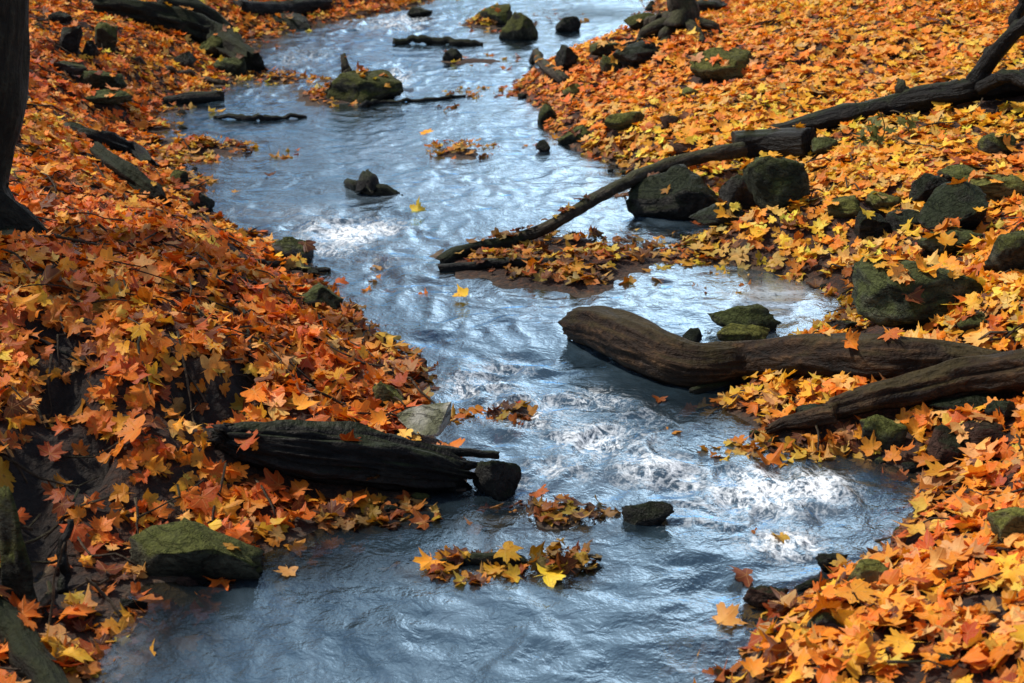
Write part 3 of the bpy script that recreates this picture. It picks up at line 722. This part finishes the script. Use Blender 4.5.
patch = fbm(x*.5, y*.5, 0, 71, 2); col[:, 1] *= np.clip(1+.22*patch, .7, 1.35)
size = np.clip(RNG.normal(.060, .0155, len(x)), .028, .105)
yaw = RNG.uniform(0, 6.28, len(x)); ts = RNG.integers(0, 999, len(x)); P = np.stack([x, y, z], 1)
# the 300 leaves that show largest are objects of their own
Dp = CP*y+SP*(H-z); px = 512+x/Dp*F; py = 341.5-(-SP*y+CP*(z-H)*1.0)/Dp*F if False else 341.5-((SP*y+CP*(z-H))/Dp)*F
inside_f = (px > 8) & (px < 1016) & (py > 10) & (py < 675)
score = size/Dp*(1+.5*lay)*inside_f*(lay > .72)*(nr[:, 2] > .72)*(ho < .2)
own = np.argsort(-score)[:300]
m_own = np.zeros(len(x), bool); m_own[own] = True
hi = (y < 9.5) & ~m_own; mid = (y >= 9.5) & (y < 14.5) & ~m_own; lo = (y >= 14.5) & ~m_own
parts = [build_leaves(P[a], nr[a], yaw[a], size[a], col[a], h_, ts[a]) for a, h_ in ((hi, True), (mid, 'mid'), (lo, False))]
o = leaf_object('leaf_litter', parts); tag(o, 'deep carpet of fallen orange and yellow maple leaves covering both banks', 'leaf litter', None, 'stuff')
for i in own:
    a = np.array([i]); side = 'left' if k[i] > .5 else 'right'
    curl = 'tilted' if nr[i, 2] < .88 else 'flat'
    lab = f'{curl} {PN[idx[i]]} maple leaf on top of the near {side} bank leaf carpet'
    o = leaf_object('maple_leaf', [build_leaves(P[a]+np.array([[0, 0, .006]]), nr[a], yaw[a], size[a]*1.12, col[a], True, ts[a])], tuple(P[i]))
    tag(o, lab, 'leaf', f'{curl} {PN[idx[i]]} leaves on the near {side} bank')
# rafts of wet leaves in the stream
RAFTS = [(572,258,92,25,480,'leaf island caught behind the dark board in midstream'),(462,150,32,9,60,'raft of leaves in the upper middle of the stream'),
 (206,150,46,9,85,'leaf raft along the upper left shore'),(285,153,18,5,18,'small leaf raft just off the upper left shore'),
 (345,98,42,8,70,'leaves washed round the snag topped rock'),(444,107,16,5,14,'small leaf raft right of the dark curved stick'),
 (485,60,40,5,40,'leaf raft strung out below the far slim log'),(492,24,30,9,50,'leaves lodged between the two mossy midstream rocks'),
 (282,80,48,5,60,'line of leaves across the narrow upper left riffle'),(480,93,45,5,45,'leaf raft trailing off the right shore point'),
 (570,512,44,12,60,'brown leaf raft behind the wave washed stone'),(478,570,44,12,55,'leaf raft round the mossy stick in the lower stream'),
 (562,562,30,14,50,'dark tall clump of leaves in the lower stream'),(514,414,22,9,24,'small brown leaf clump off the pale wedge stone'),
 (770,452,70,9,70,'wet leaves along the shore in front of the second log'),(694,256,30,9,50,'leaf raft bridging the inlet to the right bank'),
 (560,18,26,7,24,'leaves beside the low dark rock at the far right shore'),(540,146,14,5,10,'leaf cap on the tiny stone right of the midstream raft'),
 (465,420,30,8,26,'yellow leaves in the shallows beside the pale wedge stone'),(105,655,34,26,60,'sunken leaves in the sandy shallows at the bottom left'),
 (375,515,60,14,70,'dark wet leaves in the shade under the thick black log')]
for j, (cx, cy, rx, ry, n, lab) in enumerate(RAFTS):
    c = flat(cx, cy); D = dist(c); dep = H/np.linalg.norm(c-np.array([0, 0, H])); n = int(n*(.95 if 'island' in lab else .8))
    a = RNG.uniform(0, 6.28, n); rr = np.sqrt(RNG.random(n))*1.12
    X = c[0]+np.cos(a)*rr*rx/F*D; Y = c[1]+np.sin(a)*rr*ry/F*D/dep
    kp = fbm(X*2.5, Y*2.5, 0, j+300, 3) > -.10; kp |= kp.mean() < .5; X, Y = X[kp], Y[kp]; n = len(X)
    base = np.maximum(bil(HG, X, Y), -.012 if 'sunken' not in lab else -.05); Z = base+RNG.uniform(.004, .028, n)
    tall = .5 if 'tall' in lab else (.12 if 'sunken' in lab else .26)
    if 'tall' in lab: Z += RNG.uniform(0, .04, n)
    for i in range(n):
        h = bvh.ray_cast(Vector((X[i], Y[i], 4)), Vector((0, 0, -1)))
        if h[0] is not None and h[0].z > Z[i]: Z[i] = h[0].z+.012 if abs(h[1].z) > .6 else -1
    nn = tiltn(np.tile([0, 0, 1.], (n, 1)), tall); ii = pick(W_W if 'dark' in lab or 'brown' in lab else (W_W+W_R), n)
    cc = colour(ii)*(.34 if 'dark' in lab or 'brown' in lab else .58)
    o = leaf_object('leaf_raft', [build_leaves(np.stack([X, Y, Z], 1), nn, RNG.uniform(0, 6.28, n), np.clip(RNG.normal(.048, .013, n), .024, .08), cc, True, RNG.integers(0, 99, n))], (c[0], c[1], 0))
    tag(o, lab, 'leaf raft', 'rafts of fallen leaves in the stream', 'stuff')
FLOAT_L = [(418,209,6,'lone yellow leaf floating below the driftwood snag'),(460,296,2,'yellow leaf floating below the dark stick of the island'),(428,565,1,'amber leaf caught at the left end of the mossy stick'),
 (424,398,8,'pale buff leaf drifting off the left bank corner'),(552,574,2,'golden leaf in front of the dark tall leaf clump'),(426,132,1,'tiny amber leaf floating above the midstream raft'),
 (740,575,7,'sunken brown leaf near the lower right shore'),(384,348,6,'bright yellow leaf standing at the left bank corner'),(497,478,6,'yellow leaf stuck on the wet stone beside the black log'),
 (728,618,5,'tan leaf floating off the lower right shore'),(300,505,7,'brown leaf in the dark pool beneath the black log')]
for j, (a, b, ci, lab) in enumerate(FLOAT_L):
    c = hit(a, b, .022); 
    h = bvh.ray_cast(Vector((c[0], c[1], 4)), Vector((0, 0, -1)))
    if h[0] is not None: c[2] = max(c[2], h[0].z+.015)
    o = leaf_object('maple_leaf', [build_leaves(c[None], tiltn(np.array([[0, -.25, 1.]]), .2), np.array([j*1.3]), np.array([.085]), colour(np.array([ci])), True, np.array([j]))], tuple(c)); tag(o, lab, 'leaf')
# fine twigs strewn over the banks
r5 = np.random.default_rng(21); Vt, Qt, Tt, Bt = [], [], [], []; off = 0; cnt = 0
while cnt < 620:
    yy = r5.uniform(4.2, 20); xx = r5.uniform(-1, 1)*(yy*.345+.8)
    gg = float(bil(HG, xx, yy)); sg = float(bil(SG, xx, yy)); kg = float(bil(KG, xx, yy))
    if sg < -.02 or gg < .01 or (kg < .5 and r5.random() < .6): continue
    a = r5.uniform(0, 3.14); ln = r5.uniform(.08, .42)*(1.3 if kg > .5 else 1); e = np.array([math.cos(a), math.sin(a)])*ln/2
    pts = []
    for t_ in (-1, -.3, .4, 1):
        X_, Y_ = xx+e[0]*t_+r5.normal(0, .012), yy+e[1]*t_+r5.normal(0, .012)
        pts.append([X_, Y_, float(bil(HG, X_, Y_))+.045+r5.uniform(-.02, .035), r5.uniform(.003, .0075)])
    V, q, t, B = tube(pts, cnt, n=8, seg=5, jag=0)
    Vt.append(V); Qt.append(q+off); Tt.append(t+off); Bt.append(B); off += len(V); cnt += 1
me = mesh_np('twig_litter', np.vstack(Vt), quads=np.vstack(Qt), tris=np.vstack(Tt)); attr(me, 'bark', 'FLOAT_VECTOR', np.vstack(Bt))
tag(obj('twig_litter', me, M['twig']), 'fine dead twigs strewn through the leaves of both banks', 'twig litter', None, 'stuff')
# small wet stones along the two waterlines
for side_, poly in (('left', LPX), ('right', RPX)):
    for w_ in range(22):
        k_ = int(r5.integers(1, len(poly)-3)); t_ = r5.random()
        a_, b_ = poly[k_]; c_, d_ = poly[k_+1]; X_, Y_ = a_+(c_-a_)*t_+r5.normal(0, 4), b_+(d_-b_)*t_+r5.normal(0, 3)
        if not (12 < X_ < 1012 and 12 < Y_ < 672): continue
        wd = r5.uniform(9, 20)*(.4+Y_/560)
        rock(X_-wd/2, Y_-wd*.42, X_+wd/2, Y_+wd*.1, ['dark', 'dark', 'brown', 'mossy'][int(r5.integers(0, 4))], f'small wet stone at the {side_} waterline half under leaves', 3000+w_*3+(500 if side_ == 'left' else 0), name='pebble', sink=.35, group=f'small wet stones along the {side_} waterline')

# ------------------------------------------------------------------ the left tree
q = hit(14, 243); Yt = dist(q)
def tp_(px, py, r): return up_at(px, py, Yt, r/F*Yt)
trk = [tp_(-34,262,66), tp_(-34,240,58), tp_(-36,215,48), tp_(-38,185,41), tp_(-33,145,43), tp_(-22,100,47), tp_(-16,50,44), tp_(-12,0,43), tp_(-16,-150,40), tp_(-40,-420,36), tp_(-70,-800,28), tp_(-60,-1200,16)]
t = empty('maple_tree', (trk[0][0], trk[0][1], q[2]), 'dark leaning tree trunk with flared roots at the left frame edge', 'tree'); og = tuple(t.location)
tube_obj('trunk', trk, 'trunk', 90, t, og, n=120, seg=30, ridge=.10, knob=.12)
for k_, (x2, y2, r2) in enumerate([(52,246,14),(30,256,12),(-20,290,15)]):
    e = hit(x2, y2, 0); m_ = np.array(tp_((x2-20)/2, 228+k_*8, 1)[:3])
    tube_obj('root', [[*tp_(-20,205,1)[:3], 30/F*Yt], [*m_, 20/F*Yt], [*e, r2*.55/F*Yt], [e[0]+.1, e[1]-.06, e[2]-.08, .02]], 'trunk', 91+k_, t, og, n=24, seg=14, ridge=.2)
crown_c = np.array(trk[-2][:3]); CV = []
rs = np.random.default_rng(8)
for k_ in range(9):
    b = np.array(trk[8+k_ % 4][:3]); e = b+np.array([rs.uniform(-3.4, .4), rs.uniform(-2.6, 2.0), rs.uniform(.5, 1.8)]); m_ = (b+e)/2+np.array([0, 0, .25])
    tube_obj('limb', [[*b, .09], [*m_, .06], [*e, .02]], 'trunk', 120+k_, t, og, n=24, seg=9, solid=False)
    for w in (.45, .7, .9, 1.0): CV.append(b+(e-b)*w)
CV = np.array(CV); n = 6000; c = CV[rs.integers(0, len(CV), n)]+rs.normal(0, .38, (n, 3))
c = c[fbm(c[:, 0]*1.5, c[:, 1]*1.5, c[:, 2]*1.5, 5, 2) > -.25]; 
prj = 341.5-((SP*c[:, 1]+CP*(c[:, 2]-H))/(CP*c[:, 1]+SP*(H-c[:, 2])))*F
c = c[prj < -60]
sh = c[:, :2]-np.array([math.sin(AZ), math.cos(AZ)])*((c[:, 2:3]-.4)/math.tan(EL))
c = c[(sh[:, 0] < -1.45-.45*(sh[:, 1]-6)+rs.normal(0, .3, len(c))) & (sh[:, 1] < 8.6)]; n = len(c)  # unseen crown trimmed so its shadow falls only on the lower left
lv = build_leaves(c, tiltn(np.tile([0, 0, 1.], (n, 1)), .8), rs.uniform(0, 6.28, n), rs.uniform(.07, .12, n), colour(pick(W_R, n)), False, rs.integers(0, 99, n))
cro = leaf_object('crown', [lv], og); cro.parent = t; cro.location = (0, 0, 0)

# the wood further upstream, mirrored in the water
rw = np.random.default_rng(33)
for j, (X_, Y_, ht) in enumerate([(-6.5,30,13),(-9.5,27,12),(-5.0,38,15),(-12.5,33,14),(-14,25.5,12),(-9,43,16),(12,29,13),(15,34,14),(13,41,15),(17,27,12),(20,37,14),(-17,38,15),(1.5,60,9),(6,64,9),(-3.5,62,9)]):
    g0 = float(bil(HG, X_, Y_)); t = empty('tree', (X_, Y_, g0), 'dark autumn tree standing in the wood beyond the upstream bend', 'tree', 'trees of the wood upstream'); og = (X_, Y_, g0)
    lean = rw.normal(0, .5, 2); top = np.array([X_+lean[0], Y_+lean[1], g0+ht])
    tube_obj('trunk', [[X_, Y_, g0-.2, .26], [X_+lean[0]*.2, Y_, g0+ht*.35, .19], [X_+lean[0]*.7, Y_+lean[1]*.6, g0+ht*.7, .12], [*top, .03]], 'trunk', 400+j, t, og, n=30, seg=12, solid=False)
    ct = []
    for q_ in range(9):
        b = np.array([X_+lean[0]*.5, Y_+lean[1]*.4, g0+ht*(.3+.065*q_)]); an = q_*2.4+rw.uniform(0, 1); ln = rw.uniform(1.4, 2.8)
        e = b+np.array([math.cos(an)*ln, math.sin(an)*ln, ln*.55]); tube_obj('limb', [[*b, .08], [*((b+e)/2+np.array([0, 0, .2])), .05], [*e, .015]], 'trunk', 420+j*10+q_, t, og, n=10, seg=7, solid=False)
        for w in (.5, .8, 1.0): ct.append(b+(e-b)*w)
    ct = np.array(ct); n = 1500; c = ct[rw.integers(0, len(ct), n)]+rw.normal(0, .5, (n, 3))
    lv = build_leaves(c, tiltn(np.tile([0, 0, 1.], (n, 1)), .9), rw.uniform(0, 6.28, n), rw.uniform(.12, .22, n), colour(pick(W_L, n))*.6, False, rw.integers(0, 99, n))
    cro = leaf_object('crown', [lv], og); cro.parent = t; cro.location = (0, 0, 0)

# ------------------------------------------------------------------ small green plants
PLANTS = [(880,146,34,'green leafy seedling in front of the black fallen trunk'),(906,140,26,'second green seedling right of the wood splinter foot'),(868,150,22,'low green sprig left of the wood splinter')]
for j, (a, b, hp, lab) in enumerate(PLANTS):
    q = hit(a, b); t = empty('seedling', tuple(q), lab, 'plant'); hgt = hp/F*dist(q)
    tube_obj('stem', [[*q, .006], [q[0]+.02, q[1], q[2]+hgt*.5, .005], [q[0]-.02, q[1], q[2]+hgt, .003]], 'twig', 140+j, t, tuple(q), n=10, seg=6, solid=False)
    n = 9; zz = RNG.uniform(.2, 1.05, n)*hgt; an = RNG.uniform(0, 6.28, n)
    C_ = np.stack([np.cos(an)*.07, np.sin(an)*.07, zz], 1)+q
    nn = tiltn(np.stack([np.cos(an)*.5, np.sin(an)*.5-.4, np.ones(n)], 1), .25)
    lv = build_leaves(C_, nn, an, np.full(n, .055), np.tile([.075, .10, .018], (n, 1))*RNG.uniform(.7, 1.6, (n, 1)), False, np.arange(n))
    lo_ = leaf_object('foliage', [lv], tuple(q)); lo_.parent = t; lo_.location = (0, 0, 0)

# ------------------------------------------------------------------ ground sheet
nx, ny = len(GX), len(GY)
ii, jj = np.meshgrid(np.arange(nx-1), np.arange(ny-1)); v0 = (jj*nx+ii).ravel()
me = mesh_np('ground', np.stack([PP[:, 0], PP[:, 1], hh], 1), quads=np.stack([v0, v0+1, v0+nx+1, v0+nx], 1)); smooth(me)
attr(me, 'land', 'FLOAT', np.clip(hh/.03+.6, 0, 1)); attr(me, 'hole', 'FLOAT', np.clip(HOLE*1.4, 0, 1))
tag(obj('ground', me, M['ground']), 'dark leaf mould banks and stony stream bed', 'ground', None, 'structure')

# ------------------------------------------------------------------ water sheet
wx = np.arange(-4.6, 5.4, .024); wy = [3.2]
while wy[-1] < 30: wy.append(wy[-1]+max(.022, .0022*wy[-1]))
wy = np.array(wy); WX, WY = np.meshgrid(wx, wy); WP = np.stack([WX.ravel(), WY.ravel()], 1)
ws, wh = bil(SG, WP[:, 0], WP[:, 1]), bil(HG, WP[:, 0], WP[:, 1])
FOAM = [(350,232,56,14,1.0),(335,250,40,9,.8),(385,262,50,12,.55),(320,215,60,10,.35),(396,82,18,13,1.1),(400,22,50,10,.8),(300,60,36,14,.6),(420,290,50,20,.35),(330,80,20,8,.5),(265,95,30,8,.5),
 (470,385,50,15,.85),(500,368,44,12,.65),(525,412,50,20,.9),(600,440,56,20,.85),(655,470,44,18,.9),(590,400,44,14,.7),(560,470,44,14,.65),(640,420,40,18,.5),
 (765,492,64,22,1.1),(815,488,40,18,1.0),(785,545,44,14,1.0),(710,515,60,26,.55),(515,488,22,18,.6),(225,215,34,10,.45),(690,480,40,14,.7),(450,320,60,14,.3),(420,180,80,10,.12),(480,640,160,30,.16),(700,600,60,30,.15)]
fo = np.zeros(len(WP))
for (a, b, rx, ry, st) in FOAM: fo = np.maximum(fo, st*np.exp(-blob(WP, a, b, rx*1.15, ry*1.25)))
GLARE_FROTH = [(788,300,52,22,1.3),(745,290,40,16,.5),(470,190,120,22,.16),(600,195,40,14,.2),(345,238,62,15,.8),(105,660,30,30,.3),(400,150,60,14,.2),(780,500,60,25,.15),(600,470,80,30,.1),(300,215,70,14,.3)]  # painted sky glare on the water, plus soft froth and sandy shallows
DARK_REFL = [(230,560,170,28,1.0),(340,518,100,24,1.0),(165,620,70,60,.9),(420,520,50,18,.9),(700,410,70,22,.7),(840,440,70,16,.5),(900,470,40,20,.6),(245,50,30,16,.8),(600,14,50,8,.7),(700,215,40,12,.5),(640,385,50,12,.5)]  # where dark reflections are painted on the stream
refl_mask = np.zeros(len(WP))
for (a, b, rx, ry, st) in DARK_REFL: refl_mask = np.maximum(refl_mask, st*np.exp(-blob(WP, a, b, rx, ry)**1.5))
am = .0045+.020*np.clip(fo*1.2, 0, 1)+.004*np.clip(fbm(WP[:, 0]*.6, WP[:, 1]*.6, 0, 61, 2), 0, 1)
wxp = WP[:, 0]+.12*fbm(WP[:, 0]*2, WP[:, 1]*2, 0, 62, 2); wyp = WP[:, 1]+.12*fbm(WP[:, 0]*2, WP[:, 1]*2, 0, 63, 2)
am *= 1-.7*np.clip(np.exp(-blob(WP, 788, 300, 60, 24)), 0, 1)
wz = am*(fbm(wxp*5, wyp*4, 0, 64, 3)+.7*(1-2*abs(vn(wxp*7, wyp*5.5, 0, 65))))
wz = wz*np.clip(-ws*6+.25, .1, 1)
nx, ny = len(wx), len(wy)
ii, jj = np.meshgrid(np.arange(nx-1), np.arange(ny-1)); v0 = (jj*nx+ii).ravel()
Q = np.stack([v0, v0+1, v0+nx+1, v0+nx], 1)
Q = Q[(wh[Q].min(1) < .03)]
u_, inv = np.unique(Q, return_inverse=True); Q = inv.reshape(Q.shape)
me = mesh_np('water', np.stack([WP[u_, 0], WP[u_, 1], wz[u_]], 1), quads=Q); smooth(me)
dpt = np.clip(-wh, 0, 1)
cl = np.exp(-(dpt/.11)**1.4)*.9
attr(me, 'foam', 'FLOAT', fo[u_]); attr(me, 'clear', 'FLOAT', cl[u_]); attr(me, 'dark_refl', 'FLOAT', refl_mask[u_])
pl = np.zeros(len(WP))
for (a, b, rx, ry, st) in GLARE_FROTH: pl = np.maximum(pl, st*np.exp(-blob(WP, a, b, rx, ry)))
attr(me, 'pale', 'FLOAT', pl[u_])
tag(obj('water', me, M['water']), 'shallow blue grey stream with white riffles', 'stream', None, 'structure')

# ------------------------------------------------------------------ light
w = bpy.data.worlds.new('World'); SC.world = w; w.use_nodes = True; nt = w.node_tree
sky = nt.nodes.new('ShaderNodeTexSky'); sky.sky_type = 'NISHITA'; sky.sun_disc = False; sky.sun_elevation = EL; sky.sun_rotation = AZ
g = N(nt); bg = nt.nodes['Background']
gen = g.n('TexCoord').outputs['Generated']
cl_ = g.noise(g.mapping(gen, (1, 1, 2.6)), 3.2, 6, .58, .4)
cover = g.ramp(cl_, [(.48, 0.0), (.72, .8)])
def added_glow(az, el, width):                                   # unseen bright sky patch, added so the water mirrors it white
    v = (math.sin(R(az))*math.cos(R(el)), math.cos(R(az))*math.cos(R(el)), math.sin(R(el)))
    dp = g.n('VectorMath', operation='DOT_PRODUCT'); g.l(gen, dp.inputs[0]); dp.inputs[1].default_value = v
    a = g.math('ADD', dp.outputs['Value'], g.math('MULTIPLY', g.math('SUBTRACT', cl_, .5), .03))
    return g.ramp(a, [(math.cos(R(width)), 0.0), (math.cos(R(width*.35)), 1.0)])
skyc = g.mix(cover, sky.outputs[0], (6.5, 6.8, 7.2))
skyc = g.mix(added_glow(10.7, 18.6, 14), skyc, (23, 23.5, 24.5))
skyc = g.mix(g.math('MULTIPLY', added_glow(-1, 31, 15), .75), skyc, (11, 12, 13))
skyc = g.mix(g.math('MULTIPLY', added_glow(-6, 22, 10), .6), skyc, (7, 7.5, 8.2))
g.l(skyc, bg.inputs[0]); bg.inputs[1].default_value = .14
sun = bpy.data.objects.new('sun', bpy.data.lights.new('sun', 'SUN')); COL.objects.link(sun)
sun.data.energy = 5.0; sun.data.angle = R(4); sun.data.color = (1, .93, .82)
d = Vector((math.sin(AZ)*math.cos(EL), math.cos(AZ)*math.cos(EL), math.sin(EL)))
sun.rotation_euler = d.to_track_quat('Z', 'Y').to_euler(); sun.location = (4, 20, 14)
SC.view_settings.view_transform = 'Standard'; SC.view_settings.look = 'None'; SC.view_settings.exposure = 0
SC.cycles.max_bounces = 6; SC.cycles.transparent_max_bounces = 6; SC.cycles.sample_clamp_indirect = 4
